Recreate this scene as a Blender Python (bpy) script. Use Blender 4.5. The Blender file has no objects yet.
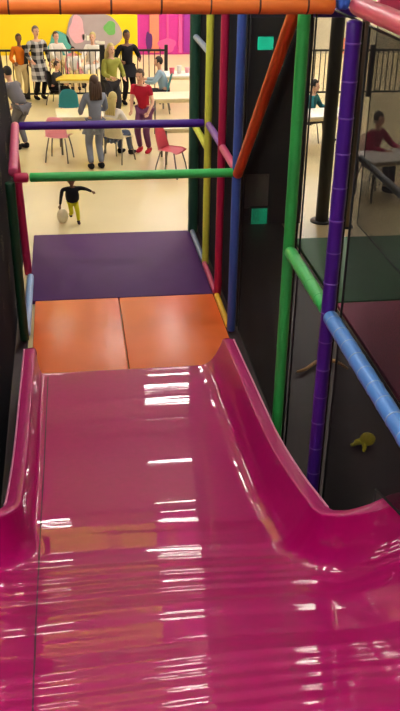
import bpy, bmesh, math, random
from mathutils import Vector, Matrix, Quaternion
random.seed(7)
SC = bpy.context.scene
COL = SC.collection
PI = math.pi
H = 4.5                      # eye height above the play mats
FZ = -0.06                   # hall floor level (mats are 6 cm thick)

# ------------------------------------------------------------------ camera
F = 893.2
CX = Vector((0.9901378, -0.13909755, 0.01670351))
CY = Vector((0.05023762, 0.46382176, 0.884503))
CZ = Vector((-0.13077965, -0.87494071, 0.46623538))
cam = bpy.data.cameras.new('camera')
cam.sensor_fit = 'VERTICAL'; cam.sensor_height = 24.0; cam.lens = 24.0 * F / 711.0
cam.clip_start = 0.05
co = bpy.data.objects.new('camera', cam); COL.objects.link(co)
m = Matrix.Identity(4)
for i in range(3):
    m[i][0] = CX[i]; m[i][1] = CY[i]; m[i][2] = CZ[i]; m[i][3] = (0, 0, H)[i]
co.matrix_world = m
SC.camera = co

def ray(x, y):
    return CX * (x - 200) + CY * (355.5 - y) - CZ * F
def at(x, y, z=FZ):          # where the place's floor (or level z) lies along a sight line
    d = ray(x, y); t = (z - H) / d.z
    return Vector((d.x * t, d.y * t, z))

# ------------------------------------------------------------------ materials
def mat(name, col, rough=.5, metal=0, coat=0, emit=None, strength=0, spec=.5, bump=0, bscale=20, coat_r=.06):
    M = bpy.data.materials.new(name); M.use_nodes = True
    N = M.node_tree.nodes; L = M.node_tree.links; b = N['Principled BSDF']
    b.inputs['Base Color'].default_value = (*col, 1)
    b.inputs['Roughness'].default_value = rough
    b.inputs['Metallic'].default_value = metal
    b.inputs['Specular IOR Level'].default_value = spec
    b.inputs['Coat Weight'].default_value = coat
    b.inputs['Coat Roughness'].default_value = coat_r
    if emit:
        b.inputs['Emission Color'].default_value = (*emit, 1)
        b.inputs['Emission Strength'].default_value = strength
    tc = N.new('ShaderNodeTexCoord')
    nz = N.new('ShaderNodeTexNoise'); nz.inputs['Scale'].default_value = bscale
    L.new(tc.outputs['Object'], nz.inputs['Vector'])
    mx = N.new('ShaderNodeMix'); mx.data_type = 'RGBA'
    mx.inputs['A'].default_value = (*[c * .9 for c in col], 1)
    mx.inputs['B'].default_value = (*[min(1, c * 1.1) for c in col], 1)
    L.new(nz.outputs['Fac'], mx.inputs['Factor'])
    L.new(mx.outputs['Result'], b.inputs['Base Color'])
    if bump:
        bp = N.new('ShaderNodeBump'); bp.inputs['Strength'].default_value = bump; bp.inputs['Distance'].default_value = .02
        L.new(nz.outputs['Fac'], bp.inputs['Height']); L.new(bp.outputs['Normal'], b.inputs['Normal'])
    return M

def srgb(r, g, b):
    f = lambda c: (c / 255 / 12.92) if c / 255 <= .04045 else ((c / 255 + .055) / 1.055) ** 2.4
    return (f(r), f(g), f(b))

def slide_mat():
    M = mat('slide_pink', srgb(182, 8, 104), rough=.4, coat=.68, spec=.1, coat_r=.03)
    N = M.node_tree.nodes; L = M.node_tree.links; b = N['Principled BSDF']
    tc = N.new('ShaderNodeTexCoord')
    mp = N.new('ShaderNodeMapping'); mp.inputs['Scale'].default_value = (.35, 4.0, 1.0)
    L.new(tc.outputs['Object'], mp.inputs['Vector'])
    n = N.new('ShaderNodeTexNoise'); n.inputs['Scale'].default_value = 1.6; n.inputs['Detail'].default_value = 2
    L.new(mp.outputs['Vector'], n.inputs['Vector'])
    bp = N.new('ShaderNodeBump'); bp.inputs['Strength'].default_value = .05; bp.inputs['Distance'].default_value = .02
    L.new(n.outputs['Fac'], bp.inputs['Height'])
    L.new(bp.outputs['Normal'], b.inputs['Normal']); L.new(bp.outputs['Normal'], b.inputs['Coat Normal'])
    return M

def net_mat(name, col, cover):
    M = bpy.data.materials.new(name); M.use_nodes = True
    N = M.node_tree.nodes; L = M.node_tree.links
    b = N['Principled BSDF']; b.inputs['Base Color'].default_value = (*col, 1); b.inputs['Roughness'].default_value = .9; b.inputs['Specular IOR Level'].default_value = .1
    tc = N.new('ShaderNodeTexCoord'); sep = N.new('ShaderNodeSeparateXYZ'); L.new(tc.outputs['Object'], sep.inputs['Vector'])
    def cord(s, o):          # 1 on a cord, 0 in a mesh hole; cords run diagonally
        a = N.new('ShaderNodeMath'); a.operation = 'MULTIPLY_ADD'; L.new(sep.outputs['Z'], a.inputs[0]); a.inputs[1].default_value = s; L.new(sep.outputs['Y'], a.inputs[2])
        k = N.new('ShaderNodeMath'); k.operation = 'MULTIPLY'; L.new(a.outputs[0], k.inputs[0]); k.inputs[1].default_value = 85
        fr = N.new('ShaderNodeMath'); fr.operation = 'FRACT'; L.new(k.outputs[0], fr.inputs[0])
        lt = N.new('ShaderNodeMath'); lt.operation = 'LESS_THAN'; L.new(fr.outputs[0], lt.inputs[0]); lt.inputs[1].default_value = 1 - math.sqrt(1 - cover)
        return lt
    a, c = cord(1, 0), cord(-1, 0)
    mx = N.new('ShaderNodeMath'); mx.operation = 'MAXIMUM'; L.new(a.outputs[0], mx.inputs[0]); L.new(c.outputs[0], mx.inputs[1])
    L.new(mx.outputs[0], b.inputs['Alpha'])
    return M

def plaid_mat():
    M = bpy.data.materials.new('plaid_cloth'); M.use_nodes = True
    N = M.node_tree.nodes; L = M.node_tree.links; b = N['Principled BSDF']; b.inputs['Roughness'].default_value = .9
    tc = N.new('ShaderNodeTexCoord'); sep = N.new('ShaderNodeSeparateXYZ'); L.new(tc.outputs['Object'], sep.inputs['Vector'])
    outs = []
    for ax in ('X', 'Z'):
        k = N.new('ShaderNodeMath'); k.operation = 'MULTIPLY'; L.new(sep.outputs[ax], k.inputs[0]); k.inputs[1].default_value = 6.0
        fr = N.new('ShaderNodeMath'); fr.operation = 'FRACT'; L.new(k.outputs[0], fr.inputs[0])
        lt = N.new('ShaderNodeMath'); lt.operation = 'LESS_THAN'; L.new(fr.outputs[0], lt.inputs[0]); lt.inputs[1].default_value = .5
        outs.append(lt)
    ad = N.new('ShaderNodeMath'); ad.operation = 'ADD'; L.new(outs[0].outputs[0], ad.inputs[0]); L.new(outs[1].outputs[0], ad.inputs[1])
    hf = N.new('ShaderNodeMath'); hf.operation = 'MULTIPLY'; L.new(ad.outputs[0], hf.inputs[0]); hf.inputs[1].default_value = .5
    cr = N.new('ShaderNodeValToRGB'); cr.color_ramp.elements[0].color = (.6, .57, .55, 1); cr.color_ramp.elements[1].color = (.02, .018, .02, 1)
    L.new(hf.outputs[0], cr.inputs['Fac']); L.new(cr.outputs['Color'], b.inputs['Base Color'])
    return M

M = {}
M['slide'] = slide_mat()
M['rim'] = mat('slide_rim_pink', srgb(184, 14, 106), .45, coat=.25, spec=.3)
M['rim_edge'] = mat('worn_pale_edge', srgb(222, 140, 175), .5, bscale=60)
M['seam'] = mat('dark_joint', srgb(80, 15, 50), .6)
M['orange_mat'] = mat('orange_vinyl', srgb(250, 112, 42), .45, coat=.25, bump=.05, bscale=3, coat_r=.22)
M['purple_mat'] = mat('purple_vinyl', srgb(80, 36, 98), .6, spec=.25, bump=.05, bscale=4)
M['green_mat'] = mat('green_vinyl', srgb(40, 110, 60), .6)
M['maroon_mat'] = mat('maroon_vinyl', srgb(170, 30, 85), .6)
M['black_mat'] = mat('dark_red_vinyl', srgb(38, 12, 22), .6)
FOAM = dict(orange=(226, 92, 36), beamorange=(250, 132, 52), green=(60, 190, 92), purple=(72, 30, 140), blue=(58, 108, 205), skyblue=(88, 150, 228), navy=(66, 98, 180), crimson=(190, 34, 80), yellow=(226, 232, 84),
            amber=(240, 190, 50), darkgreen=(40, 84, 66), pink=(226, 92, 112), rose=(205, 80, 120), paleblue=(150, 180, 225), palegrey=(150, 165, 190), mauve=(140, 90, 170), darkpink=(190, 60, 90), bottle=(25, 70, 45), slate=(92, 100, 108))
for k, v in FOAM.items():
    M['f_' + k] = mat('foam_' + k, srgb(*v), .42, spec=.4, bump=.1, bscale=14)
M['tie'] = mat('pale_tie', srgb(112, 78, 172), .5)
M['darktie'] = mat('dark_tie', srgb(90, 40, 25), .5)
M['net'] = net_mat('black_net', (.012, .012, .014), .12)
M['midnet'] = net_mat('black_net_mid', (.012, .012, .014), .26)
M['densenet'] = net_mat('black_net_dense', (.012, .012, .014), .46)
M['thicknet'] = net_mat('dark_net', (.012, .013, .02), .93)
M['cord'] = mat('net_border', (.01, .01, .012), .7)
M['floor'] = mat('beige_floor', srgb(224, 206, 158), .35, bscale=.8)
M['ceiling'] = mat('ceiling_tile', srgb(196, 192, 184), .9)
M['wall'] = mat('pale_wall', srgb(205, 195, 170), .8)
M['darkwall'] = mat('dark_wall', srgb(38, 36, 46), .8)
M['yellow'] = mat('yellow_paint', srgb(247, 212, 0), .6, bscale=.6)
M['magenta'] = mat('magenta_paint', srgb(205, 48, 150), .6)
M['purplewall'] = mat('purple_paint', srgb(160, 40, 150), .6)
M['peach'] = mat('peach_paint', srgb(236, 140, 110), .6)
M['hotpink'] = mat('pink_paint', srgb(238, 90, 160), .6)
M['violet'] = mat('violet_paint', srgb(90, 30, 110), .6)
M['greypaint'] = mat('lilac_grey_paint', srgb(172, 158, 162), .7, bscale=4)
M['palepink'] = mat('pale_pink_paint', srgb(232, 176, 190), .7)
M['leafgreen'] = mat('leaf_green_paint', srgb(110, 180, 96), .7)
M['teal'] = mat('teal_plastic', srgb(62, 160, 168), .4)
M['tealpaint'] = mat('teal_paint', srgb(90, 175, 170), .6)
M['white'] = mat('white_plastic', srgb(240, 236, 226), .4)
M['cream'] = mat('cream_laminate', srgb(238, 226, 190), .35)
M['tableyellow'] = mat('yellow_laminate', srgb(226, 196, 60), .4)
M['pinkplastic'] = mat('pink_plastic', srgb(226, 96, 118), .35)
M['palepinkplastic'] = mat('pale_pink_plastic', srgb(250, 180, 192), .35)
M['steel'] = mat('grey_steel', srgb(120, 116, 112), .35, metal=.7)
M['blackmetal'] = mat('black_metal', srgb(24, 22, 26), .45)
M['skin'] = mat('skin_light', srgb(222, 172, 145), .55)
M['skinbrown'] = mat('skin_brown', srgb(128, 84, 62), .55)
M['lips'] = mat('lips', srgb(170, 90, 85), .5)
M['eye'] = mat('eye_dark', srgb(25, 18, 16), .3)
M['hairblack'] = mat('hair_black', srgb(24, 19, 20), .6)
M['hairbrown'] = mat('hair_brown', srgb(70, 46, 34), .6)
M['hairblond'] = mat('hair_blond', srgb(196, 176, 110), .6)
M['hairgrey'] = mat('hair_grey', srgb(120, 100, 96), .6)
M['plaid'] = plaid_mat()
for k, v in dict(c_black=(28, 26, 32), c_navy=(36, 36, 58), c_greyblue=(128, 134, 152), c_grey=(118, 116, 124), c_white=(236, 230, 222), c_red=(186, 34, 58), c_floral=(120, 70, 110),
                 c_lightblue=(150, 176, 196), c_orange=(226, 120, 30), c_beige=(214, 190, 140), c_denim=(96, 108, 140), c_pink=(200, 60, 100), c_olive=(150, 150, 70), c_yellow=(214, 206, 40), c_darkgrey=(56, 54, 60), c_teal=(40, 110, 120), c_slate=(92, 92, 128)).items():
    M[k] = mat('cloth_' + k[2:], srgb(*v), .9, spec=.2, bscale=8)
M['panelgrey'] = mat('grey_panel', srgb(175, 168, 165), .6)
M['partition'] = mat('dark_partition', srgb(44, 41, 50), .6)
M['tealglow'] = mat('teal_glow', srgb(40, 200, 160), .4, emit=srgb(20, 225, 170), strength=2.4)
M['tealdim'] = mat('teal_glow_dim', srgb(20, 140, 105), .4, emit=srgb(14, 160, 112), strength=.8)
M['brownpost'] = mat('brown_post', srgb(120, 100, 84), .6)
M['olivepost'] = mat('olive_post', srgb(58, 54, 40), .6)
M['toyyellow'] = mat('toy_yellow', srgb(250, 240, 40), .5)
M['tan'] = mat('tan_rope', srgb(210, 165, 110), .7)
M['lamp'] = mat('lamp_diffuser', (.9, .9, .88), .5, emit=(1, .96, .90), strength=46)
M['lampfill'] = mat('lamp_diffuser_fill', (.9, .9, .88), .5, emit=(1, .96, .90), strength=28)  # only for the added fill lamps near the camera
M['lampframe'] = mat('lamp_frame', (.8, .8, .8), .4)

# ------------------------------------------------------------------ mesh helpers
def link(name, bm, m, parent=None, smooth=True):
    me = bpy.data.meshes.new(name); bm.to_mesh(me); bm.free()
    ms = m if isinstance(m, (list, tuple)) else [m]
    for x in ms: me.materials.append(x)
    if smooth:
        for p in me.polygons: p.use_smooth = True
    o = bpy.data.objects.new(name, me); COL.objects.link(o)
    if parent: o.parent = parent
    return o
def sharp(o, ang=40):
    me = o.data
    bm = bmesh.new(); bm.from_mesh(me)
    for e in bm.edges:
        if len(e.link_faces) == 2 and e.calc_face_angle(0) > math.radians(ang): e.smooth = False
    bm.to_mesh(me); bm.free(); return o
def tag(o, label, cat, group=None):
    o['label'] = label; o['category'] = cat
    if group: o['group'] = group
    return o
def struct(o):
    o['kind'] = 'structure'; return o
def empty(name, loc, rz=0):
    o = bpy.data.objects.new(name, None); COL.objects.link(o); o.location = loc; o.rotation_euler = (0, 0, rz); o.empty_display_size = .1
    return o
def box(bm, c, s, bev=0, rot=None, mi=0):
    r = bmesh.ops.create_cube(bm, size=1)
    vs = r['verts']
    for v in vs: v.co = Vector((v.co.x * s[0], v.co.y * s[1], v.co.z * s[2]))
    fs = set(f for v in vs for f in v.link_faces)
    if bev:
        es = list(set(e for v in vs for e in v.link_edges))
        rb = bmesh.ops.bevel(bm, geom=es, offset=bev, segments=2, affect='EDGES', profile=.6)
        vs = list(set(v for f in rb['faces'] for v in f.verts) | set(v for v in vs if v.is_valid)); fs = set(f for v in vs for f in v.link_faces)
    for f in fs: f.material_index = mi
    for v in vs:
        if rot: v.co = rot @ v.co
        v.co += Vector(c)
    return vs
def bx(name, c, s, m, parent=None, bev=0, rot=None):
    bm = bmesh.new(); box(bm, c, s, bev, rot); return sharp(link(name, bm, m, parent), 35)
def tube(bm, pts, r, n=16, caps=True, round_ends=False, mi=0):
    pts = [Vector(p) for p in pts]
    rs = list(r) if isinstance(r, (list, tuple)) else [r] * len(pts)
    if round_ends:
        d0 = (pts[1] - pts[0]).normalized(); d1 = (pts[-1] - pts[-2]).normalized(); r0, r1 = rs[0], rs[-1]
        pre = [(pts[0] + d0 * r0 * .35 * (1 - math.cos(a)), r0 * math.sin(a)) for a in (.25, .7, 1.15)]
        post = [(pts[-1] - d1 * r1 * .35 * (1 - math.cos(a)), r1 * math.sin(a)) for a in (1.15, .7, .25)]
        pts = [p for p, _ in pre] + [pts[0] + d0 * r0 * .35] + pts[1:-1] + [pts[-1] - d1 * r1 * .35] + [p for p, _ in post]
        # keep monotone order
        pts[0:3] = [(Vector(pts[3]) - d0 * r0 * .35 * math.cos(a)) for a in (.25, .7, 1.15)]
        pts[-3:] = [(Vector(pts[-4]) + d1 * r1 * .35 * math.cos(a)) for a in (1.15, .7, .25)]
        rs = [x for _, x in pre] + [r0] + rs[1:-1] + [r1] + [x for _, x in post]
    t0 = (pts[1] - pts[0]).normalized()
    up = Vector((0, 0, 1)) if abs(t0.z) < .9 else Vector((1, 0, 0))
    nrm = t0.cross(up).normalized()
    rings = []
    for i, p in enumerate(pts):
        t = (pts[min(i + 1, len(pts) - 1)] - pts[max(i - 1, 0)]).normalized()
        nrm = (nrm - t * nrm.dot(t)).normalized(); b = t.cross(nrm)
        rings.append([bm.verts.new(p + (nrm * math.cos(2 * PI * k / n) + b * math.sin(2 * PI * k / n)) * rs[i]) for k in range(n)])
    for a, c in zip(rings, rings[1:]):
        for k in range(n):
            f = bm.faces.new((a[k], a[(k + 1) % n], c[(k + 1) % n], c[k])); f.material_index = mi
    if caps:
        f = bm.faces.new(rings[0][::-1]); f.material_index = mi
        f = bm.faces.new(rings[-1]); f.material_index = mi
def ell(bm, c, s, seg=16, rings=12, rot=None, mi=0):
    r = bmesh.ops.create_uvsphere(bm, u_segments=seg, v_segments=rings, radius=1)
    for v in r['verts']:
        v.co = Vector((v.co.x * s[0], v.co.y * s[1], v.co.z * s[2]))
        if rot: v.co = rot @ v.co
        v.co += Vector(c)
    for f in set(f for v in r['verts'] for f in v.link_faces): f.material_index = mi
    return r['verts']
def prism(bm, poly, axis, a, b, mi=0):      # polygon in the plane across axis, between a and b
    def P(u, v, w):
        return (w, u, v) if axis == 'x' else ((u, w, v) if axis == 'y' else (u, v, w))
    A = [bm.verts.new(P(u, v, a)) for u, v in poly]; B = [bm.verts.new(P(u, v, b)) for u, v in poly]
    n = len(poly); fs = [bm.faces.new(A), bm.faces.new(B[::-1])]
    for i in range(n): fs.append(bm.faces.new((A[i], B[i], B[(i + 1) % n], A[(i + 1) % n])))
    for f in fs: f.material_index = mi
    bmesh.ops.recalc_face_normals(bm, faces=fs)

# ------------------------------------------------------------------ the hall
XL, XR, YB, YF, ZC = -7.0, 16.0, -3.0, 28.0, 5.6
struct(bx('floor', ((XL + XR) / 2, (YB + YF) / 2, FZ - .05), (XR - XL, YF - YB, .1), M['floor']))
struct(bx('ceiling', ((XL + XR) / 2, (YB + YF) / 2, ZC + .05), (XR - XL, YF - YB, .1), M['ceiling']))
struct(bx('wall_left', (XL - .05, (YB + YF) / 2, ZC / 2), (.1, YF - YB, ZC + .12), M['wall']))
struct(bx('wall_right', (XR + .05, (YB + YF) / 2, ZC / 2), (.1, YF - YB, ZC + .12), M['wall']))
struct(bx('wall_back', ((XL + XR) / 2, YB - .05, ZC / 2), (XR - XL, .1, ZC + .12), M['darkwall']))
def far_wall(name, x0, x1, m):
    return struct(bx(name, ((x0 + x1) / 2, YF + .05, (ZC + FZ) / 2), (x1 - x0, .1, ZC - FZ), m))
far_wall('wall_far', XL, 2.12, M['yellow'])
far_wall('wall_far_magenta', 2.12, 5.2, M['magenta'])
far_wall('wall_far_beige', 5.2, XR, M['wall'])
struct(bx('trim_1', (2.62, YF - .02, 2.0), (.28, .04, 4.0), M['peach']))
struct(bx('trim_2', (3.02, YF - .02, 2.0), (.06, .04, 4.0), M['hotpink']))
struct(bx('trim_3', (3.40, YF - .02, 2.0), (.10, .04, 4.0), M['hotpink']))
struct(bx('trim_4', (4.1, YF - .02, 2.0), (1.2, .04, 4.0), M['purplewall']))

# ceiling lamps: hall fixtures, plus added fill over the slide and mats
def lamp(x, y, m='lamp'):
    t = empty('ceiling_light', (x, y, ZC))
    bm = bmesh.new()
    for sx, sy, w, d in ((0, .3, 1.3, .05), (0, -.3, 1.3, .05), (.63, 0, .05, .65), (-.63, 0, .05, .65)): box(bm, (sx, sy, -.04), (w, d, .08))
    link('frame', bm, M['lampframe'], t, False)
    bx('backing', (0, 0, -.015), (1.22, .58, .02), M['lampframe'], t)
    for sy in (-.14, .14): bx('tube_diffuser', (0, sy, -.05), (1.18, .12, .04), M[m], t, .01)
    tag(t, 'white fluorescent ceiling panel', 'ceiling light', 'ceiling panels above the hall')
for x in (-4.6, 8.8, 11.6):
    for y in (14.5, 18, 21.5, 25): lamp(x, y)
for x, y in ((1.5, 14.5), (3.9, 14.5), (2.1, 20), (5.3, 20), (4.55, 17), (5.0, 18.3), (6.35, 24), (5.55, 21.4), (2.4, 23), (6.1, 23), (-1.15, 25), (2.65, 25), (6.6, 25), (-1.25, 26.8), (2.85, 26.8), (7.1, 26.8)): lamp(x, y)
for x in (-2.6, -.4, 1.5):  # unseen fill lamps, added to brighten the slide and near poles
    for y in (-1.2, 1.5, 4.2):
        if (x, y) != (1.5, 4.2): lamp(x, y, 'lampfill')
for y in (8.4, 10.6): lamp(.5, y)  # two more added lamps, out of view, brightening the orange mats

# ------------------------------------------------------------------ foam poles
def foam_bar(name, a, b, color, label, r=.05, ties=0, tie='tie', cat='foam padded pole'):
    a, b = Vector(a), Vector(b)
    t = empty(name, a)
    d = b - a; n = max(4, int(d.length / .12))
    pts = [d * (k / n) for k in range(n + 1)]
    rs = [r * (1 + .02 * math.sin(k * 2.1 + a.y)) for k in range(n + 1)]
    bm = bmesh.new(); tube(bm, pts, rs, 18, round_ends=True)
    link('foam_sleeve', bm, M['f_' + color], t)
    dn = d.normalized(); up = Vector((0, 0, 1)) if abs(dn.z) < .9 else Vector((1, 0, 0))
    e1 = dn.cross(up).normalized(); e2 = dn.cross(e1)
    for k in range(ties):
        c = d * ((k + .6) / (ties + .2))
        bm = bmesh.new(); q = 20
        ring = [[], [], [], []]
        for s in range(q):
            ang = 2 * PI * s / q; w = e1 * math.cos(ang) + e2 * math.sin(ang)
            for z, (rr, off) in enumerate(((r * .98, -.006), (r * 1.035, -.004), (r * 1.035, .004), (r * .98, .006))):
                ring[z].append(bm.verts.new(c + w * rr + dn * off))
        for z in range(3):
            for s in range(q): bm.faces.new((ring[z][s], ring[z][(s + 1) % q], ring[z + 1][(s + 1) % q], ring[z + 1][s]))
        bmesh.ops.recalc_face_normals(bm, faces=bm.faces[:])
        link('cable_tie', bm, M[tie], t)
    return tag(t, label, cat)

PX = 1.70; LX = -.60; ZR = 1.88; ZT = 3.87
Y_PUR, Y_GRN, Y_BLU, Y_CRI, Y_YEL, Y_DGR = 5.42, 6.63, 9.02, 10.0, 11.05, 12.35
foam_bar('foam_pole', (PX, Y_PUR, -.008), (PX, Y_PUR, ZT - .06), 'purple', 'thick purple foam pole right of the slide, with pale tie marks', .048, 17, 'tie')
foam_bar('foam_pole', (PX, Y_GRN, -.008), (PX, Y_GRN, ZT + .1), 'green', 'bright green upright foam pole right of the slide', .046, 6, 'f_green')
foam_bar('foam_pole', (PX, Y_BLU, -.008), (PX, Y_BLU, 4.9), 'navy', 'blue upright foam pole at the right corner of the orange mat', .047, 0)
foam_bar('foam_pole', (PX, Y_CRI, -.008), (PX, Y_CRI, 4.9), 'crimson', 'crimson upright foam pole between the yellow and blue poles', .045, 0)
foam_bar('foam_pole', (PX, Y_YEL, -.008), (PX, Y_YEL, 4.9), 'yellow', 'lime yellow upright foam pole beside the purple mat', .045, 0)
foam_bar('foam_pole', (PX, Y_DGR, FZ), (PX, Y_DGR, 4.9), 'darkgreen', 'dark green upright foam pole at the far right corner of the purple mat', .07, 0)
foam_bar('foam_beam', (-1.9, Y_PUR, ZT + .025), (PX - .13, Y_PUR, ZT + .025), 'beamorange', 'thick orange foam beam crossing overhead above the slide', .056, 12, 'darktie', 'foam padded beam')
foam_bar('foam_beam', (PX - .125, Y_PUR, ZT + .05), (PX - .045, Y_PUR, ZT + .05), 'blue', 'short blue foam piece at the right end of the orange beam', .056, 0, cat='foam padded beam')
foam_bar('foam_beam', (PX, Y_PUR - .02, ZT + .02), (PX, 3.2, ZT + .02), 'pink', 'pink foam beam running towards the viewer from the top of the purple pole', .056, 0, cat='foam padded beam')
foam_bar('foam_beam', (PX + .12, Y_PUR + .0, ZT + .0), (4.4, Y_PUR + .0, ZT + .0), 'darkpink', 'dusky pink foam beam at the upper right corner behind the pink one', .056, 0, cat='foam padded beam')
foam_bar('foam_brace', (PX - .0, Y_BLU - .05, ZR - .05), (PX - .0, Y_GRN + .1, ZT - .02), 'orange', 'orange diagonal foam brace rising from the green crossbar to the beam', .052, 0, cat='foam padded brace')
foam_bar('foam_rail', (PX, Y_GRN - .05, ZR + .02), (PX, Y_PUR + .06, ZR + .02), 'green', 'short green foam rail joining the green and purple poles', .05, 4, 'f_green', 'foam padded rail')
foam_bar('foam_rail', (PX, Y_PUR - .05, ZR + .01), (PX, 3.2, ZR + .01), 'skyblue', 'bright blue foam rail running from the purple pole towards the viewer', .054, 12, 'f_paleblue', 'foam padded rail')
foam_bar('foam_pole', (PX, 3.15, 1.22), (PX, 3.15, ZT + .08), 'green', 'green foam pole on the slide shoulder just past the right edge', .052, 0)
# square frame over the mats
LFX = -.70
foam_bar('foam_crossbar', (-.44, Y_BLU, 1.84), (PX - .035, Y_BLU, 1.84), 'green', 'green foam crossbar spanning above the orange mat', .047, 0, cat='foam padded crossbar')
foam_bar('foam_crossbar', (-.60, Y_BLU, 1.84), (-.445, Y_BLU, 1.84), 'crimson', 'short crimson foam piece at the left end of the green crossbar', .05, 0, cat='foam padded crossbar')
foam_bar('foam_crossbar', (-.62, Y_YEL, 1.88), (PX - .05, Y_YEL, 1.88), 'purple', 'purple foam crossbar spanning behind the green one', .05, 0, cat='foam padded crossbar')
foam_bar('foam_rail', (PX, Y_BLU + .06, 1.86), (PX, Y_CRI - .05, 1.86), 'rose', 'short rose foam rail right of the green crossbar, nearer half', .043, 0, cat='foam padded rail')
foam_bar('foam_rail', (PX, Y_CRI + .05, 1.87), (PX, Y_YEL - .05, 1.87), 'mauve', 'short mauve foam rail meeting the purple crossbar on the right', .043, 0, cat='foam padded rail')
foam_bar('foam_rail', (-.60, Y_BLU + .05, 1.88), (-.66, Y_YEL - .05, 1.90), 'rose', 'rose foam rail joining the left ends of both crossbars', .05, 0, cat='foam padded rail')
foam_bar('foam_rail', (PX, Y_YEL + .05, 1.56), (PX, Y_DGR - .08, 1.56), 'yellow', 'short yellow foam rail between the yellow and dark green poles', .045, 0, cat='foam padded rail')
foam_bar('foam_rail', (PX, Y_YEL + .05, 2.72), (PX, Y_DGR - .08, 2.72), 'palegrey', 'short pale blue foam rail high between the yellow and dark green poles', .04, 0, cat='foam padded rail')
# left side
foam_bar('foam_pole', (LX - .04, Y_YEL, FZ), (LX - .10, Y_YEL, 1.84), 'crimson', 'crimson upright foam pole at the left of the purple mat', .05, 0)
foam_bar('foam_pole', (LX - .02, Y_BLU, -.008), (LX - .04, Y_BLU, 1.80), 'bottle', 'bottle green upright foam pole at the left of the orange mat', .05, 0)
# low edging along the mats
foam_bar('mat_edging', (PX - .02, Y_DGR - .1, .03), (PX - .02, Y_YEL + .06, .03), 'palegrey', 'pale grey foam edging along the far right of the purple mat', .035, 0, cat='foam edging')
foam_bar('mat_edging', (PX - .02, Y_YEL - .05, .03), (PX - .02, Y_CRI + .06, .03), 'rose', 'rose foam edging along the near right of the purple mat', .035, 0, cat='foam edging')
foam_bar('mat_edging', (PX - .02, Y_CRI - .05, .03), (PX - .02, Y_BLU + .06, .03), 'amber', 'amber yellow foam edging along the right of the orange mat', .034, 0, cat='foam edging')
foam_bar('mat_edging', (LX, Y_YEL - .3, .04), (LX, Y_BLU + .06, .04), 'paleblue', 'pale blue foam edging along the left of the orange mat', .045, 0, cat='foam edging')

# ------------------------------------------------------------------ mats
def mat_slab(name, x0, x1, y0, y1, z0, z1, m, label, sub=14, wob=.006, seed=0):
    bm = bmesh.new()
    box(bm, ((x0 + x1) / 2, (y0 + y1) / 2, (z0 + z1) / 2), (x1 - x0, y1 - y0, z1 - z0), .018)
    o = link(name, bm, m); sharp(o, 50)
    return tag(o, label, 'floor mat')
mat_slab('vinyl_mat', -.53, .478, 7.0, 10.07, FZ, .0, M['orange_mat'], 'salmon orange vinyl mat, left of the two at the slide foot')
mat_slab('vinyl_mat', .486, 1.655, 7.0, 10.07, FZ, .0, M['orange_mat'], 'glossy orange vinyl mat, right of the two at the slide foot')
mat_slab('vinyl_mat', -.60, 1.655, 10.09, 12.4, FZ, -.004, M['purple_mat'], 'wide plain purple mat between the orange mats and the hall floor')
mat_slab('vinyl_mat', 3.12, 5.6, 9.67, 11.9, FZ, .0, M['green_mat'], 'green floor mat seen through the net right of the purple pole')
mat_slab('vinyl_mat', 3.12, 5.6, 6.2, 9.64, FZ, .0, M['maroon_mat'], 'maroon floor mat seen through the net below the green mat')
mat_slab('vinyl_mat', -2.2, -.585, 2.6, 9.9, FZ, -.01, M['black_mat'], 'very dark mat left of the slide')
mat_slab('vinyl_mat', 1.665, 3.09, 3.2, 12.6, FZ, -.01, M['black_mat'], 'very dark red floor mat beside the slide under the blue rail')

# ------------------------------------------------------------------ slide
PROF = [(8.3, .11), (7.96, .13), (7, .2), (6, .28), (5.2, .42), (4.6, .58), (4.2, .71), (3.4, 1.00), (2.6, 1.31), (1.8, 1.63), (1.0, 1.95), (.6, 2.08), (.2, 2.12), (-.6, 2.13)]
PROF = PROF[::-1]
def hermite(xs, y):
    n = len(xs)
    for i in range(n - 1):
        if xs[i][0] <= y <= xs[i + 1][0] or i == n - 2:
            break
    def sl(k):
        a = xs[max(k - 1, 0)]; b = xs[min(k + 1, n - 1)]; return (b[1] - a[1]) / (b[0] - a[0])
    h = xs[i + 1][0] - xs[i][0]; t = (y - xs[i][0]) / h
    return ((2 * t ** 3 - 3 * t * t + 1) * xs[i][1] + (t ** 3 - 2 * t * t + t) * h * sl(i) + (-2 * t ** 3 + 3 * t * t) * xs[i + 1][1] + (t ** 3 - t * t) * h * sl(i + 1))
def ripple(y, x=0.0):
    w = min(1, max(0, (5.25 - y) / .5)) * (1 if y > 1.5 else .3)
    p = .05 * math.sin(1.7 * x + y) + .02 * x
    yy = y + p
    a = .6 + .4 * math.sin(2 * PI * yy / 1.3)
    q = .0058 * math.sin(2 * PI * yy / .52 + .4) + .0030 * math.sin(2 * PI * yy / .29 + 1.3) + (.0027 if y > 1.5 else .001) * a * math.sin(2 * PI * yy / .122)
    return q * w + .003 * math.sin(2 * PI * y / .95 + 1)
YE = 7.98                                   # foot of the slide
XI0, XI1 = -.455, 1.43                      # inner faces of the side walls
def outline_side(x0, sgn, yflare, r, xout):
    pts = []
    y = YE
    while y > yflare + r:
        pts.append((x0, y)); y -= .06
    for k in range(13):
        a = k / 12 * PI / 2
        pts.append((x0 + sgn * (r - r * math.cos(a)), yflare + r - r * math.sin(a)))
    x = x0 + sgn * r
    for k in range(1, 9):
        pts.append((x + sgn * (abs(xout - x) * k / 8), yflare - .02 * k))
    return pts
YFL_R, R_R = 4.17, .42
YFL_L, R_L = 4.62, .40
OUT_R = outline_side(XI1, 1, YFL_R, R_R, 3.2)
OUT_L = outline_side(XI0, -1, YFL_L, R_L, -2.2)
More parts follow.
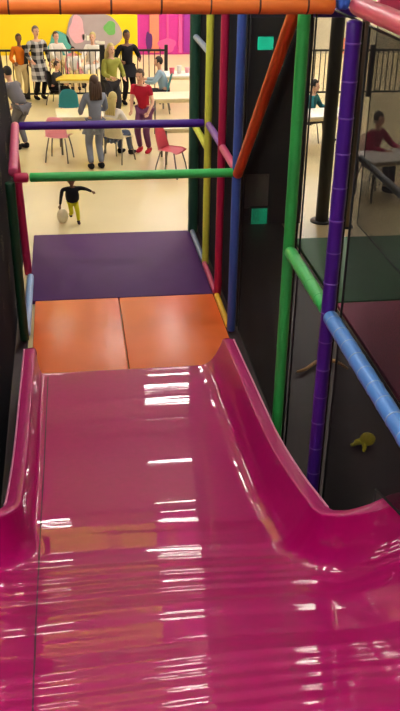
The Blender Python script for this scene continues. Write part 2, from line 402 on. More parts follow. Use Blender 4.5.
def seg_d(p, a, b):
    ax, ay = a; bx_, by = b; dx, dy = bx_ - ax, by - ay
    t = max(0, min(1, ((p[0] - ax) * dx + (p[1] - ay) * dy) / (dx * dx + dy * dy)))
    return math.hypot(p[0] - ax - t * dx, p[1] - ay - t * dy)
def odist(x, y, out): return min(seg_d((x, y), a, b) for a, b in zip(out, out[1:]))
FIL = .25; WH = .29
def smooth(a, b, t):
    t = max(0, min(1, (t - a) / (b - a))); return t * t * (3 - 2 * t)
def zs(x, y):
    k = (smooth(1.2, 1.4, x) + smooth(-.25, -.42, x)) * (.3 + .7 * smooth(4.4, 5.0, y))
    z = hermite(PROF, y) + ripple(y, x) * (1 - .85 * min(1, k))
    dl = odist(x, y, OUT_L) * (4.5 - 3.3 * smooth(5.3, 4.7, y)) if x < -.2 else 9
    d = min(odist(x, y, OUT_R), dl) if (x > 1.05 or x < -.08 or y > 7.9) else 9
    t = 1 - d / FIL
    fl = smooth(5.0, 4.3, y)                # shoulders widen where the walls open out
    if t > 0:
        z += (WH + .03 * smooth(6, 4.6, y)) * t ** 2.6
    if fl > 0:
        z += fl * .20 * max(smooth(1.42, 2.05, x), smooth(-.45, -1.1, x))
    return z
def xr(y):
    if y >= YFL_R + R_R: return XI1
    if y <= YFL_R: return XI1 + R_R
    return XI1 + R_R - math.sqrt(max(0, R_R ** 2 - (YFL_R + R_R - y) ** 2))
def xl(y):
    if y >= YFL_L + R_L: return XI0
    if y <= YFL_L: return XI0 - R_L
    return XI0 - R_L + math.sqrt(max(0, R_L ** 2 - (YFL_L + R_L - y) ** 2))
slide = empty('slide', (.5, 7.9, 0))
tag(slide, 'wide glossy pink slide running down to the orange mats', 'slide')
slide_inv = Vector((-.5, -7.9, 0))
def build_bed():
    bm = bmesh.new()
    ys = []
    y = YE
    while y > -.6:
        ys.append(y); y -= .03 if y > 5.3 else (.0125 if y > 1.7 else .08)
    ys = sorted(set([round(v, 4) for v in ys] + [YFL_R, YFL_L]), reverse=True)
    us = []
    for k in range(13): us.append(.16 * (1 - math.cos(k / 12 * PI / 2)))          # dense at the left wall
    us += [.16 + .68 * k / 14 for k in range(1, 14)]
    us += [1 - v for v in us[12::-1]]
    rows = []
    for y in ys:
        a, b = xl(y), xr(y)
        row = []
        for u in us:
            if u <= .16: x = a + .36 * u / .16
            elif u >= .84: x = b - .36 * (1 - u) / .16
            else: x = a + .36 + (b - a - .72) * (u - .16) / .68
            row.append((x, y))
        rows.append(row)
    R = []
    for row in rows:
        y = row[0][1]
        full = [bm.verts.new((x, yy, zs(x, yy))) for x, yy in row]
        L = None; Rr = None
        if y <= YFL_L + 1e-4:
            x0 = row[0][0]
            L = [full[0]] + [bm.verts.new((x0 + (-2.2 - x0) * k / 8, y - (.02 * k if abs(y - YFL_L) < 1e-3 else 0), zs(x0 + (-2.2 - x0) * k / 8, y))) for k in range(1, 9)]
        if y <= YFL_R + 1e-4:
            x0 = row[-1][0]
            Rr = [full[-1]] + [bm.verts.new((x0 + (3.2 - x0) * k / 8, y - (.02 * k if abs(y - YFL_R) < 1e-3 else 0), zs(x0 + (3.2 - x0) * k / 8, y))) for k in range(1, 9)]
        R.append((full, L, Rr))
    for (a, la, ra), (b, lb, rb) in zip(R, R[1:]):
        for k in range(len(a) - 1): bm.faces.new((a[k], b[k], b[k + 1], a[k + 1]))
        if la and lb:
            for k in range(8): bm.faces.new((la[k + 1], lb[k + 1], lb[k], la[k]))
        if ra and rb:
            for k in range(8): bm.faces.new((ra[k], rb[k], rb[k + 1], ra[k + 1]))
    # foot of the bed: rounded lip turning down to the mat
    last = R[0][0]
    prev = last
    for dy, dz in ((.02, -.004), (.035, -.02), (.04, -.05), (.04, -.10)):
        cur = [bm.verts.new((v.co.x, v.co.y + dy, max(.002, v.co.z + dz))) for v in last]
        for k in range(len(cur) - 1): bm.faces.new((cur[k], prev[k], prev[k + 1], cur[k + 1]))
        prev = cur
    bmesh.ops.recalc_face_normals(bm, faces=bm.faces[:])
    if sum(f.normal.z for f in bm.faces) < 0: bmesh.ops.reverse_faces(bm, faces=bm.faces[:])
    bmesh.ops.translate(bm, vec=slide_inv, verts=bm.verts[:])
    return link('slide_bed', bm, M['slide'], slide)
build_bed()
def rim(out, sgn, n_straight):
    # rounded coping on the wall top, then its outer skirt
    bm = bmesh.new(); bm2 = bmesh.new()
    rings = []; rings2 = []
    N = len(out)
    for i, (x, y) in enumerate(out):
        a = out[max(i - 1, 0)]; b = out[min(i + 1, N - 1)]
        tx, ty = b[0] - a[0], b[1] - a[1]; l = math.hypot(tx, ty); tx /= l; ty /= l
        nx, ny = (-ty, tx)                   # outward
        if (sgn > 0 and (nx < 0 if abs(nx) > .5 else ny < 0)) or (sgn < 0 and (nx > 0 if abs(nx) > .5 else ny < 0)): nx, ny = -nx, -ny
        z = zs(x, y)
        prof = [(-.004, -.03), (-.002, -.006), (.004, .001), (.014, .004), (.06, .004), (.098, -.004)]
        rings.append([bm.verts.new((x + nx * o, y + ny * o, z + dz)) for o, dz in prof])
        prof2 = [(.098, -.004), (.112, -.014), (.118, -.03), (.118, -.30), (.02, -.32)]
        rings2.append([bm2.verts.new((x + nx * o, y + ny * o, max(z + dz, .002))) for o, dz in prof2])
    for B, rg in ((bm, rings), (bm2, rings2)):
        for a, b in zip(rg, rg[1:]):
            for k in range(len(a) - 1): B.faces.new((a[k], a[k + 1], b[k + 1], b[k]))
    # close the wall's foot end
    x, y = out[0]; z = zs(x, y)
    def endcap(B, o0, o1):
        pass
    cap = bmesh.new()
    vs = [(x - sgn * .0, z - .29), (x - sgn * .012, z - .05), (x - sgn * .006, z - .012), (x + sgn * .006, z + .006), (x + sgn * .03, z + .012), (x + sgn * .075, z + .008), (x + sgn * .098, z - .004), (x + sgn * .112, z - .014), (x + sgn * .118, z - .03), (x + sgn * .118, z - .29)]
    A = [cap.verts.new((px, y, pz)) for px, pz in vs]; C = [cap.verts.new((px, y + .04, max(pz - .02, .002))) for px, pz in vs]
    cap.faces.new(C)
    for k in range(len(A)): cap.faces.new((A[k], A[(k + 1) % len(A)], C[(k + 1) % len(A)], C[k]))
    for B in (bm, bm2, cap):
        bmesh.ops.recalc_face_normals(B, faces=B.faces[:])
        bmesh.ops.translate(B, vec=slide_inv, verts=B.verts[:])
    link('wall_coping', bm, M['rim'], slide)
    o2 = link('outer_skirt', bm2, M['rim'], slide)
    link('wall_end', cap, M['rim'], slide, False)
    # worn pale line along the outer edge
    pts = []
    for i, (x, y) in enumerate(out[:n_straight]):
        pts.append(Vector((x + sgn * .108, y, zs(x, y) - .006)) + slide_inv)
    bm = bmesh.new(); tube(bm, pts, .009, 8)
    e = link('worn_edge', bm, M['rim_edge'], slide); e['label'] = 'pale worn outer edge'
nR = sum(1 for p in OUT_R if p[1] > YFL_R + R_R * .75); nL = sum(1 for p in OUT_L if p[1] > YFL_L + R_L * .75)
rim(OUT_R, 1, nR); rim(OUT_L, -1, nL)
# narrow joint down the left of the bed
bm = bmesh.new(); pr = None
for k in range(600):
    t = k / 599; y = 7.9 - t * 6.6
    x = -.38 + .03 * (1 - t) + .26 * max(0, (t - .35)) ** 1.5
    a = bm.verts.new(Vector((x, y, zs(x, y) + .005)) + slide_inv); b = bm.verts.new(Vector((x + .009, y, zs(x + .009, y) + .005)) + slide_inv)
    if pr: bm.faces.new((pr[0], pr[1], b, a))
    pr = (a, b)
bmesh.ops.recalc_face_normals(bm, faces=bm.faces[:])
j = link('bed_joint', bm, M['seam'], slide); j['label'] = 'narrow dark joint line'

# ------------------------------------------------------------------ nets and partition
def net_panel(y0, y1, z0, z1, x, m, label, poly=None):
    t = empty('safety_net', (x, (y0 + y1) / 2, z0))
    bm = bmesh.new()
    P = poly or [(y0, z0), (y1, z0), (y1, z1), (y0, z1)]
    prism(bm, [(a - (y0 + y1) / 2, b - z0) for a, b in P], 'x', -.004, .004)
    link('netting', bm, m, t, False)
    bm = bmesh.new()
    Q = [Vector((0, a - (y0 + y1) / 2, b - z0)) for a, b in P]
    for a, b in zip(Q, Q[1:] + Q[:1]): tube(bm, [a, b], .008, 6)
    link('border_cord', bm, M['cord'], t)
    return tag(t, label, 'net')
NX = PX + .075
net_panel(3.25, 5.36, .02, 3.78, NX, M['densenet'], 'black safety net right of the purple pole above the blue rail',
          [(5.36, .02), (5.36, 3.78), (3.25, 3.78), (3.25, 1.5), (4.34, 1.18), (4.34, .02)])
net_panel(5.48, 6.57, .02, 3.78, NX, M['net'], 'black safety net between the purple and green poles')
net_panel(6.69, 8.96, .02, 3.95, NX, M['densenet'], 'black safety net between the green and blue poles')
net_panel(9.08, 12.25, .02, 4.6, NX, M['thicknet'], 'dense black netting behind the yellow and crimson poles')
LNX = -.72
net_panel(3.2, 10.9, .02, 3.6, LNX, M['thicknet'], 'dense dark netting along the left of the slide',
          [(3.2, 1.5), (4.85, 1.15), (4.85, .02), (12.2, .02), (12.2, .9), (11.4, 1.81), (10.33, 2.83), (9.0, 3.3), (3.2, 3.4)])
# partition beyond the side bay
t = empty('partition', (2.6, 12.75, FZ))
bm = bmesh.new(); box(bm, (0, 0, 1.55), (1.62, .12, 3.1), .01); link('panel', bm, M['partition'], t, False)
bx('grey_inset', (.10, -.075, .53), (.36, .03, .52), M['panelgrey'], t, .005)
bx('cap_rail', (0, 0, 3.13), (1.66, .16, .06), M['blackmetal'], t)
tag(t, 'tall dark partition beyond the nets between the blue and green poles', 'partition')
def glow(c, s, m, label):
    t = empty('light_box', c)
    bx('housing', (0, .03, 0), (s[0] + .04, .06, s[1] + .04), M['blackmetal'], t, .01)
    bx('glowing_face', (0, -.012, 0), (s[0], .02, s[1]), m, t, .008)
    tag(t, label, 'light')
glow((2.71, 12.60, 2.59), (.22, .17), M['tealglow'], 'bright teal glowing light high on the dark partition')
glow((2.74, 12.60, .10), (.24, .26), M['tealdim'], 'square dim teal light low under the grey inset of the partition')

net_panel(8.7, 12.35, .02, 3.9, 4.2, M['midnet'], 'dark net on the far side of the side bay, right of the brown post')
foam_bar('foam_rail', (4.16, 12.4, 1.02), (4.16, 9.2, 1.02), 'slate', 'slate grey foam rail seen through the nets right of the purple pole', .05, 0, cat='foam padded rail')
foam_bar('foam_beam', (1.85, 12.45, 3.0), (4.1, 12.45, 3.0), 'purple', 'shadowy purple foam beam high beyond the green pole', .06, 0, cat='foam padded beam')
# posts of the next bay seen through the nets
def post(c, h, r, m, label):
    t = empty('post', (c[0], c[1], FZ))
    bm = bmesh.new(); tube(bm, [(0, 0, 0), (0, 0, h * .5), (0, 0, h)], r, 12); link('shaft', bm, m, t)
    bm = bmesh.new(); tube(bm, [(0, 0, 0), (0, 0, .02)], r * 1.8, 12); link('foot_plate', bm, M['blackmetal'], t)
    tag(t, label, 'post')
post((3.76, 12.75, 0), 4.4, .10, M['olivepost'], 'dark olive post seen between the green and purple poles')
post((4.07, 12.45, 0), 4.4, .055, M['brownpost'], 'thin brown post seen just right of the purple pole')

# toys on the dark mat
p = at(368, 436, .09)
t = empty('toy', (p.x, p.y, -.008)); t.scale = (.72, .72, .72)
bm = bmesh.new(); ell(bm, (0, 0, .09), (.10, .09, .085)); link('toy_head', bm, M['toyyellow'], t)
for k, (dx, dy) in enumerate(((-.22, -.02), (-.10, -.17), (-.15, .06))):
    bm = bmesh.new(); tube(bm, [(-.05, 0, .06), (dx * .7, dy * .7, .045), (dx, dy, .025)], [.035, .028, .02], 10, round_ends=True); link('toy_limb', bm, M['toyyellow'], t)
tag(t, 'small yellow toy with round head and stubby limbs on the dark mat', 'toy')
pts = [at(x, y, .02) for x, y in ((297, 372), (306, 369), (316, 362), (326, 360), (334, 361), (341, 364), (348, 369))]
bm = bmesh.new(); c0 = pts[3].copy()
tube(bm, [q - c0 for q in pts], [.012, .018, .02, .026, .022, .018, .012], 8, round_ends=True)
o = link('rope', bm, M['tan']); o.location = c0; tag(o, 'faint tan piece of rope lying behind the purple pole', 'rope')

# ------------------------------------------------------------------ fence
def fence(x0, x1, y0, y1, label):
    a = Vector((x0, y0, 0)); b = Vector((x1, y1, 0)); L = (b - a).length
    t = empty('metal_fence', (x0, y0, FZ), math.atan2(y1 - y0, x1 - x0))
    hh = 1.10
    bx('top_rail', (L / 2, 0, hh), (L, .05, .045), M['blackmetal'], t); bx('bottom_rail', (L / 2, 0, .12), (L, .04, .04), M['blackmetal'], t)
    for x in (0, L): bx('fence_post', (x, 0, hh / 2 + .06), (.08, .08, hh + .12), M['blackmetal'], t)
    n = int(L / .125)
    src = bx('picket', (L / n, 0, hh / 2 + .05), (.02, .02, hh - .1), M['blackmetal'], t)
    for k in range(2, n):
        c = src.copy(); COL.objects.link(c); c.parent = t; c.location.x = (k - 1) * L / n
    tag(t, label, 'fence')
fence(-2.6, -.98, 21.95, 21.9, 'black metal fence section at far left behind the person in orange')
fence(-.94, .80, 21.9, 21.88, 'black metal fence section below the grey mural')
fence(.84, 2.32, 21.88, 21.86, 'black metal fence section before the magenta wall')
fence(5.4, 7.3, 21.7, 21.7, 'black metal fence section seen between the green and purple poles')
fence(7.34, 10.4, 21.7, 21.7, 'black metal fence section seen right of the purple pole')

# ------------------------------------------------------------------ mural on the yellow wall
def wall_pt(x, y, Y=YF): d = ray(x, y); s = Y / d.y; return Vector((d.x * s, Y, H + d.z * s))
t = empty('wall_mural', wall_pt(93, 35, YF - .03))
def blob(name, cx, cy, w, h, m, dy, seed, k=28, amp=.1):
    rr = random.Random(seed); ph = [rr.uniform(0, 6) for _ in range(3)]
    c = wall_pt(cx, cy, YF - .03) - t.location
    poly = []
    for i in range(k):
        a = 2 * PI * i / k; r = 1 + amp * (math.sin(3 * a + ph[0]) + .6 * math.sin(5 * a + ph[1]))
        poly.append((c.x + w * math.cos(a) * r, c.z + h * math.sin(a) * r))
    bm = bmesh.new(); prism(bm, poly, 'y', dy - .012, dy); link(name, bm, m, t, False)
blob('mural_board', 93, 33, .82, .62, M['greypaint'], 0, 3, amp=.06)
blob('pink_patch', 77, 30, .22, .40, M['palepink'], -.014, 5)
blob('green_patch', 110, 28, .17, .2, M['leafgreen'], -.014, 6)
for (x, y, w, h) in ((84, 37, .06, .12), (88, 38, .05, .1), (92, 37.5, .07, .09), (97, 42, .06, .06), (101, 42.5, .14, .06)):
    c = wall_pt(x, y, YF - .03) - t.location
    bx('pale_mark', (c.x, -.02, c.z), (w * 1.6, .012, h * 1.4), M['white'], t)
tag(t, 'grey cloud shaped mural with pink and green patches on the yellow wall', 'mural')
t = empty('wall_mural', wall_pt(60, 46, YF - .03))
blob('teal_shape', 60, 47, .36, .42, M['tealpaint'], 0, 12)
tag(t, 'small teal painted shape left of the grey mural', 'mural')
t = empty('wall_emblem', wall_pt(149, 42, YF - .03))
blob('violet_shape', 149, 42, .10, .3, M['violet'], 0, 14)
tag(t, 'small dark violet shape on the magenta wall', 'wall decoration')
t = empty('wall_emblem', wall_pt(342, 52, YF - .03))
blob('orange_shape', 342, 52, .3, .4, M['peach'], 0, 17)
tag(t, 'orange patch on the far beige wall above the right fence', 'wall decoration')
t = empty('wall_emblem', wall_pt(166, 44, YF - .05))
blob('pink_shape', 167, 45, .26, .2, M['hotpink'], -.0, 15)
tag(t, 'pink patch beside the orange stripe on the magenta wall', 'wall decoration')

# ------------------------------------------------------------------ people
def skin_mesh(name, chains, parent, m, sub=1):
    """chains: list of lists of (point, radius); shared points join."""
    verts = []; rad = []; edges = []; idx = {}
    for ch in chains:
        prev = None
        for p, r in ch:
            k = tuple(round(c, 4) for c in p)
            if k not in idx:
                idx[k] = len(verts); verts.append(k); rad.append(r)
            i = idx[k]
            if prev is not None and prev != i: edges.append((prev, i))
            prev = i
    me = bpy.data.meshes.new(name); me.from_pydata(verts, edges, [])
    o = bpy.data.objects.new(name, me); COL.objects.link(o)
    sk = o.modifiers.new('s', 'SKIN'); sk.use_smooth_shade = True
    for i, sv in enumerate(me.skin_vertices[0].data):
        rr = rad[i]; sv.radius = rr if isinstance(rr, tuple) else (rr, rr); sv.use_root = (i == 0)
    ss = o.modifiers.new('b', 'SUBSURF'); ss.levels = sub; ss.render_levels = sub
    dg = bpy.context.evaluated_depsgraph_get()
    new = bpy.data.meshes.new_from_object(o.evaluated_get(dg))
    o.modifiers.clear(); o.data = new; bpy.data.meshes.remove(me)
    new.materials.clear(); new.materials.append(m)
    for p in new.polygons: p.use_smooth = True; p.material_index = 0
    o.parent = parent
    return o
def ik(a, b, l1, l2, bend):
    d = b - a; L = min(d.length, (l1 + l2) * .999); d.normalize()
    x = (l1 * l1 - l2 * l2 + L * L) / (2 * L); h = math.sqrt(max(0, l1 * l1 - x * x))
    n = (bend - d * bend.dot(d)).normalized()
    return a + d * x + n * h, a + d * L
def person(loc, rz, h, label, top, bottom, hair, skin='skin', pelvis=(0, 0, .9), lean=0, side=0, feet=None, hands=None, shoes='c_black', hairlen=0, sleeve=1, coat=0, skirt=0, headk=1, headdir=None, extra=None, legk=1, bulk=1, cat='person'):
    """faces local -Y."""
    t = empty('person', loc, rz); s = h / 1.7
    V = lambda *a: Vector(a)
    P = V(*pelvis)
    up = V(math.sin(side), -math.sin(lean), math.cos(lean) * math.cos(side)).normalized()
    chest = P + up * .26; neck = P + up * .50
    hd = (V(*headdir).normalized() if headdir else (up + V(0, 0, .8)).normalized())
    head = neck + hd * (.10 + .10 * headk)
    sh = [neck - up * .05 + V(sx * .165 * bulk, 0, 0) for sx in (-1, 1)]
    hp = [P + V(sx * .09, 0, -.03) for sx in (-1, 1)]
    feet = feet or [V(-.10, 0, .07), V(.10, 0, .07)]; feet = [V(*f) for f in feet]
    hands = hands or [V(-.25, -.08, .80), V(.25, -.08, .80)]; hands = [V(*f) for f in hands]
    el = []; wr = []; kn = []; an = []
    for i in (0, 1):
        e, w = ik(sh[i], hands[i], .28, .25, V((-1, 1)[i] * .5, .8, -.3)); el.append(e); wr.append(w)
        k, a = ik(hp[i], feet[i], .43 * legk, .43 * legk, V(0, -1, .3)); kn.append(k); an.append(a)
    S = lambda ch: [(tuple(p * s), r * s) for p, r in ch]
    ms = M[skin]
    fd = V(0, -1, 0)
    # body: one continuous surface, hands with five fingers
    ch = [S([(P, .105), (chest, .11), (neck - up * .05, .085), (neck, .05), (neck + hd * .07, .052), (head, .06)])]
    for i in (0, 1):
        ch.append(S([(neck - up * .05, .085), (sh[i], .055), (el[i], .04), (wr[i], .028)]))
        d = (wr[i] - el[i]).normalized(); palm = wr[i] + d * .06
        ch.append(S([(wr[i], .028), (palm, .034)]))
        ch.append(S([(P, .105), (hp[i], .085), (kn[i], .056), (an[i], .036), (an[i] + fd * .13 + V(0, 0, -.045), .03)]))
    body = skin_mesh('body', ch, t, ms)
    bm = bmesh.new(); bm.from_mesh(body.data)
    for i in (0, 1):
        d = (wr[i] - el[i]).normalized(); palm = wr[i] + d * .05
        sidev = d.cross(V(0, 1, 0)); sidev = sidev.normalized() if sidev.length > .1 else V(1, 0, 0)
        curl = d.cross(sidev) * .35
        for q, (o, l) in enumerate(((-.026, .075), (-.009, .088), (.009, .082), (.026, .062))):
            b0 = palm + sidev * o; b1 = b0 + d * l * .5; b2 = b1 + (d + curl).normalized() * l * .5
            tube(bm, [b0 * s, b1 * s, b2 * s], [.0105 * s, .0098 * s, .0075 * s], 8, round_ends=True)
        b0 = wr[i] + d * .02 - sidev * .025; tube(bm, [b0 * s, (b0 + (d - sidev).normalized() * .035) * s, (b0 + (d * 1.4 - sidev * .6).normalized() * .07) * s], [.013 * s, .012 * s, .008 * s], 8, round_ends=True)
    # head with nose, ears, eyes, mouth
    q = Vector((0, 0, 1)).rotation_difference(hd); R = q.to_matrix()
    hc = head * s; k = s * headk
    def hp_(x, y, z): return hc + R @ (V(x, y, z) * k)
    ell(bm, hc, (.075 * k, .095 * k, .115 * k), 18, 14, R)
    ell(bm, hp_(0, -.04, -.055), (.052 * k, .055 * k, .058 * k), 14, 10, R)
    ell(bm, hp_(0, -.10, -.022), (.013 * k, .018 * k, .024 * k), 10, 8, R)
    for sx in (-1, 1):
        ell(bm, hp_(sx * .076, .005, -.02), (.010 * k, .02 * k, .03 * k), 10, 8, R)
        ell(bm, hp_(sx * .03, -.087, .006), (.012 * k, .008 * k, .008 * k), 8, 6, R, 1)
    ell(bm, hp_(0, -.092, -.06), (.022 * k, .008 * k, .007 * k), 8, 6, R, 2)
    bm.to_mesh(body.data); bm.free()
    body.data.materials.append(M['eye']); body.data.materials.append(M['lips'])
    for p_ in body.data.polygons: p_.use_smooth = True
    # hair
    bm = bmesh.new()
    vs = ell(bm, hp_(0, .016, .022), (.086 * k, .098 * k, .112 * k), 18, 14, R)
    for v in vs:
        l = R.inverted() @ (v.co - hc) / k
        if l.y < -.055 and l.z < .065: v.co += R @ V(0, .05 * k, .02 * k)
    if hairlen:
        for ox in (-.06, -.03, 0, .03, .06):
            a0 = hp_(ox, .06, .02); a1 = hp_(ox * 1.25, .085, -.10); a2 = a1 + (V(0, .035, -hairlen) + V(ox * .3, 0, 0)) * s
            tube(bm, [a0, a1, a2], [.04 * k, .045 * k, .022 * k], 10, round_ends=True)
    link('hair', bm, M[hair], t)
    # clothes
    c2 = [S([(P - up * .02, .135 * bulk), (P + up * .12, .128 * bulk), (chest, .138 * bulk), (neck - up * .06, .10), (neck - up * .01, .07)])]
    for i in (0, 1):
        e = sh[i] + (el[i] - sh[i]) * (1 if sleeve > .6 else .6)
        c = [(neck - up * .06, .10), (sh[i], .075), (e, .056)]
        if sleeve > .6: c.append((el[i] + (wr[i] - el[i]) * .92, .043))
        c2.append(S(c))
    skin_mesh('top', c2, t, M[top])
    if skirt or coat:
        ln = skirt or coat
        bm = bmesh.new(); n = 24; rings = []
        for f in (0, .33, .66, 1):
            c = (P + up * .06) * (1 - f) + (V((kn[0].x + kn[1].x) / 2, (kn[0].y + kn[1].y) / 2, P.z - ln)) * f
            rr = .15 * bulk + .07 * f
            rings.append([bm.verts.new((c + V(math.cos(2 * PI * k_ / n) * rr * (1 + .05 * math.sin(6 * PI * k_ / n * 2) * f), math.sin(2 * PI * k_ / n) * rr * .8, 0)) * s) for k_ in range(n)])
        for a, b in zip(rings, rings[1:]):
            for k_ in range(n): bm.faces.new((a[k_], b[k_], b[(k_ + 1) % n], a[(k_ + 1) % n]))
        bmesh.ops.recalc_face_normals(bm, faces=bm.faces[:])
        link('skirt' if skirt else 'coat_tail', bm, M[bottom if skirt else top], t)
    if not skirt:
        c3 = []
        for i in (0, 1): c3.append(S([(P, .125), (hp[i] + V(0, 0, -.02), .105), (kn[i], .075), (an[i] + (kn[i] - an[i]) * .08, .056)]))
        skin_mesh('trousers', c3, t, M[bottom])
    for i in (0, 1):
        bm = bmesh.new()
        f = an[i] + fd * .06 + V(0, 0, -.028)
        ell(bm, f * s, (.05 * s, .135 * s, .042 * s), 14, 10); ell(bm, (an[i] + V(0, .01, .0)) * s, (.052 * s, .06 * s, .055 * s), 12, 8)
        link('shoe', bm, M[shoes], t)
    tag(t, label, cat)
    return t

def standing(): return dict()
G = at
person(G(40, 99), .5, 1.62, 'adult in a black and white plaid coat standing by the fence', 'plaid', 'c_black', 'hairgrey', coat=.42, bulk=1.2, hands=[(-.24, -.2, .95), (.28, -.1, .85)])
person(G(23, 99), .3, 1.45, 'person in an orange top and beige trousers left of the plaid coat', 'c_orange', 'c_beige', 'hairbrown', skin='skinbrown', hands=[(-.2, -.25, 1.0), (.22, -.2, .95)])
person(G(23, 149), -2.4, 1.60, 'person in grey bending forward at the far left edge', 'c_grey', 'c_grey', 'hairblack', pelvis=(0, .05, .88), lean=.62, hands=[(-.2, -.5, .72), (.2, -.45, .70)], bulk=1.15)
person(G(97, 169), PI + .25, 1.62, 'person in blue grey long top and trousers standing behind the crossbars', 'c_greyblue', 'c_greyblue', 'hairbrown', hairlen=.2, coat=.25, hands=[(-.14, -.3, 1.05), (.2, -.25, 1.0)])
person(G(128, 104), .3, 1.62, 'person dressed all in black standing before the yellow wall', 'c_black', 'c_black', 'hairblack', skin='skinbrown', bulk=1.15, coat=.2, hands=[(-.22, -.25, 1.05), (.2, -.3, 1.08)])
person(G(145, 152), -.5, 1.58, 'person in a red top and floral purple trousers leaning by the table', 'c_red', 'c_floral', 'hairbrown', lean=.34, sleeve=.3, shoes='c_red', hands=[(-.1, -.42, .92), (.24, -.36, .9)])
person(G(116, 158), 2.5, 1.55, 'seated person in a white top and denim trousers beside the blue grey person', 'c_white', 'c_denim', 'hairblond', hairlen=.22, pelvis=(0, .12, .52), feet=[(-.12, -.38, .07), (.12, -.34, .07)], hands=[(-.18, -.3, .68), (.18, -.32, .68)], lean=.12)
person(G(160, 112), -1.7, 1.55, 'seated person in a light blue top at the table near the magenta wall', 'c_lightblue', 'c_darkgrey', 'hairblack', pelvis=(0, .12, .52), feet=[(-.12, -.38, .07), (.12, -.34, .07)], hands=[(-.18, -.36, .76), (.18, -.38, .76)], lean=.25)
person(G(75, 88) , .1, 1.2, 'child in white with black hair sitting behind the yellow table', 'c_white', 'c_beige', 'hairblack', pelvis=(0, .12, .56), feet=[(-.12, -.34, .07), (.12, -.34, .07)], hands=[(-.18, -.3, .74), (.18, -.32, .74)])
person(G(59, 104), 1.2, 1.25, 'person in a dark coat seated just right of the plaid coat', 'c_darkgrey', 'c_black', 'hairbrown', pelvis=(0, .12, .50), feet=[(-.12, -.36, .07), (.12, -.36, .07)], hands=[(-.18, -.3, .68), (.18, -.32, .68)], lean=.2)
person(G(311, 140), 1.0, 1.55, 'seated person in teal seen between the green and purple poles', 'c_teal', 'c_darkgrey', 'hairblack', pelvis=(0, .12, .50), feet=[(-.12, -.36, .07), (.12, -.36, .07)], hands=[(-.18, -.3, .7), (.18, -.32, .7)], lean=.2)
person(G(372, 186), .6, 1.62, 'seated person in a pink top seen through the net at the right', 'c_pink', 'c_darkgrey', 'hairbrown', pelvis=(0, .12, .52), feet=[(-.12, -.38, .07), (.12, -.34, .07)], hands=[(-.18, -.36, .74), (.18, -.38, .74)], lean=.2)
sit = dict(pelvis=(0, .12, .52), feet=[(-.12, -.38, .07), (.12, -.34, .07)], hands=[(-.18, -.3, .68), (.18, -.32, .68)])
person(G(60, 82), .4, 1.55, 'seated person in white behind the fence, left of the child in white', 'c_white', 'c_beige', 'hairbrown', **sit)
person(G(93, 85), -.3, 1.6, 'seated person in white behind the fence, just left of the fence post', 'c_white', 'c_white', 'hairblond', **sit)
person(G(113, 122), .4, 1.6, 'person in an olive top with fair hair standing behind the blue grey person', 'c_olive', 'c_darkgrey', 'hairblond', hairlen=.2, hands=[(-.14, -.3, 1.05), (.2, -.25, 1.0)])
# toddler running on the hall floor
tod = person(G(74, 223), .15, .80, 'toddler in a dark top and yellow shorts running on the beige floor', 'c_black', 'c_yellow', 'hairbrown', skin='skinbrown', pelvis=(0, .05, .72), lean=.25,
       feet=[(-.06, .26, .22), (.14, -.08, .07)], hands=[(-.42, -.05, .62), (.62, -.10, 1.02)], headk=1.4, legk=.8, bulk=1.8, side=-.06)
# pale thing beside the toddler
p = G(63, 223)
t = empty('balloon', p)
bm = bmesh.new(); ell(bm, (0, 0, .115), (.085, .085, .115), 20, 14); link('balloon_skin', bm, M['cream'], t)
bm = bmesh.new(); tube(bm, [(0, 0, .012), (0, 0, 0)], [.008, .016], 8); link('knot', bm, M['cream'], t)
tag(t, 'pale cream balloon on the floor beside the toddler', 'balloon')

# ------------------------------------------------------------------ furniture
def chair(loc, rz, m, label, seat_z=.45, group=None):
    t = empty('chair', loc, rz)                  # seat faces local -Y
    bm = bmesh.new(); n = 10; g = []
    for i in range(n + 1):
        row = []
        for j in range(n + 1):
            u = i / n * 2 - 1; v = j / n * 2 - 1
            x = .21 * u * (1 - .06 * v); y = .2 * v
            z = seat_z + .02 * u * u - .012 * (1 - v) * 0 - (.03 * smooth(-.6, -1, v))
            row.append(bm.verts.new((x, y, z)))
        g.append(row)
    for i in range(n):
        for j in range(n): bm.faces.new((g[i][j], g[i + 1][j], g[i + 1][j + 1], g[i][j + 1]))
    bmesh.ops.solidify(bm, geom=bm.faces[:], thickness=.015)
    link('seat', bm, m, t)
    bm = bmesh.new(); g = []
    for i in range(n + 1):
        row = []
        for j in range(n + 1):
            u = i / n * 2 - 1; v = j / n
            w = .21 - .03 * v - .05 * smooth(.75, 1, v) * abs(u)
            row.append(bm.verts.new((w * u, .19 + .10 * v - .05 * u * u + .03 * (1 - v) * 0, seat_z + .005 + .40 * v - .04 * u * u * v)))
        g.append(row)
    for i in range(n):
        for j in range(n): bm.faces.new((g[i][j], g[i + 1][j], g[i + 1][j + 1], g[i][j + 1]))
    bmesh.ops.solidify(bm, geom=bm.faces[:], thickness=.015)
    link('backrest', bm, m, t)
    for sx in (-1, 1):
        for sy in (-1, 1):
            bm = bmesh.new(); tube(bm, [(sx * .15, sy * .13, seat_z - .015), (sx * .19, sy * .19, .2), (sx * .21, sy * .225, 0)], .013, 10)
            link('leg', bm, M['steel'], t)
    tag(t, label, 'chair', group); return t
chair(G(60, 160), PI - .25, M['palepinkplastic'], 'pale pink plastic chair at the cream table, left in the hall')
chair(G(171, 175), 1.0, M['pinkplastic'], 'strong pink plastic chair at the right of the hall floor')
chair(G(70, 128), 0 + PI, M['teal'], 'teal plastic chair behind the cream table')
chair(G(118, 160) + Vector((.02, -.05, 0)), 2.5, M['cream'], 'cream chair under the seated person in white')
chair(G(75, 88) + Vector((0, .12, 0)), .1, M['palepinkplastic'], 'chair under the child in white behind the yellow table', .38)
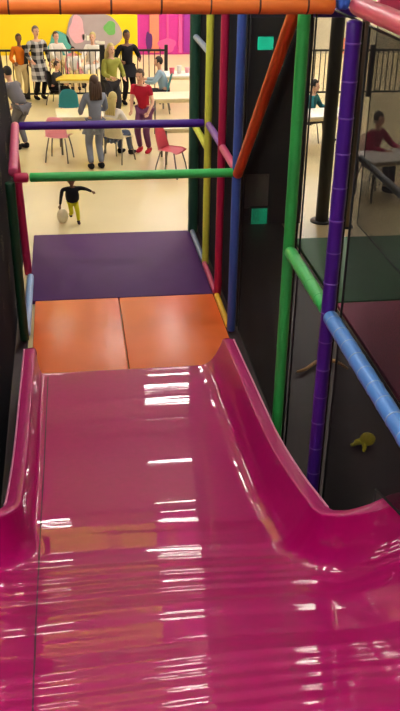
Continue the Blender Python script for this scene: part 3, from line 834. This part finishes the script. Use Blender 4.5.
chair(G(59, 104), 1.2, M['blackmetal'], 'black chair under the person in the dark coat', .33)
chair(G(60, 82), .4, M['white'], 'white chair behind the fence under the left person in white')
chair(G(93, 85), -.3, M['white'], 'white chair behind the fence under the person near the post')
chair(G(160, 112), -1.7, M['teal'], 'chair under the person in light blue')
chair(G(311, 140), 1.0, M['white'], 'white chair under the person in teal')
chair(G(372, 186), .6, M['white'], 'white chair under the person in pink behind the net')
for o in list(COL.objects):
    pass
def table(loc, rz, w, d, h, m, label, legm='steel'):
    t = empty('table', loc, rz)
    bx('tabletop', (0, 0, h - .02), (w, d, .04), m, t, .012)
    bm = bmesh.new()
    for sx in (-1, 1): box(bm, (sx * (w / 2 - .06), 0, h - .07), (.03, d - .16, .06))
    for sy in (-1, 1): box(bm, (0, sy * (d / 2 - .08), h - .07), (w - .12, .03, .06))
    link('apron', bm, M['cream'], t, False)
    for sx in (-1, 1):
        for sy in (-1, 1):
            bm = bmesh.new(); tube(bm, [(sx * (w / 2 - .07), sy * (d / 2 - .08), 0), (sx * (w / 2 - .07), sy * (d / 2 - .08), h - .04)], .02, 10); link('leg', bm, M[legm], t)
    tag(t, label, 'table')
table(G(83, 150), .05, .95, .75, .72, M['cream'], 'cream table between the pale pink and teal chairs')
table(G(78, 104), .0, .95, .6, .62, M['tableyellow'], 'yellow table in front of the black fence')
table(G(180, 106), .05, 1.0, .65, .74, M['white'], 'white table with party things before the magenta wall')
table(G(176, 130), .05, 1.1, .7, .72, M['cream'], 'cream table right of the red dressed person')
table(G(184, 160), .05, .9, .7, .68, M['cream'], 'cream table behind the strong pink chair')
table(G(322, 150), .2, 1.2, .7, .74, M['white'], 'white table seen between the green and purple poles')
table(G(388, 196), .2, 1.1, .7, .70, M['white'], 'white table seen through the net beside the person in pink')
# things on the white table
for k, (x, y, hgt, mm, lb) in enumerate(((168, 77, .12, 'pinkplastic', 'small pink cup on the white party table, leftmost'), (174, 76, .16, 'white', 'white paper cup on the white party table'), (181, 77, .11, 'palepinkplastic', 'pale pink cup on the white party table, rightmost'))):
    q = at(180, 106); c = Vector((q.x + (x - 175) * .028, q.y + .05 * (k - 1), FZ + .74))
    t = empty('cup', c)
    bm = bmesh.new(); tube(bm, [(0, 0, 0), (0, 0, hgt * .5), (0, 0, hgt)], [.045, .052, .06], 14); link('cup_body', bm, M[mm], t)
    bm = bmesh.new(); tube(bm, [(0, 0, hgt - .002), (0, 0, hgt + .008)], .064, 14); link('cup_rim', bm, M[mm], t)
    tag(t, lb, 'cup')

# ------------------------------------------------------------------ light and view
w = bpy.data.worlds.new('world'); SC.world = w; w.use_nodes = True
w.node_tree.nodes['Background'].inputs[0].default_value = (.6, .6, .66, 1)
w.node_tree.nodes['Background'].inputs[1].default_value = .05
vs = SC.view_settings
vs.view_transform = 'Standard'; vs.look = 'None'; vs.gamma = 1; vs.use_curve_mapping = False; vs.exposure = 0.0
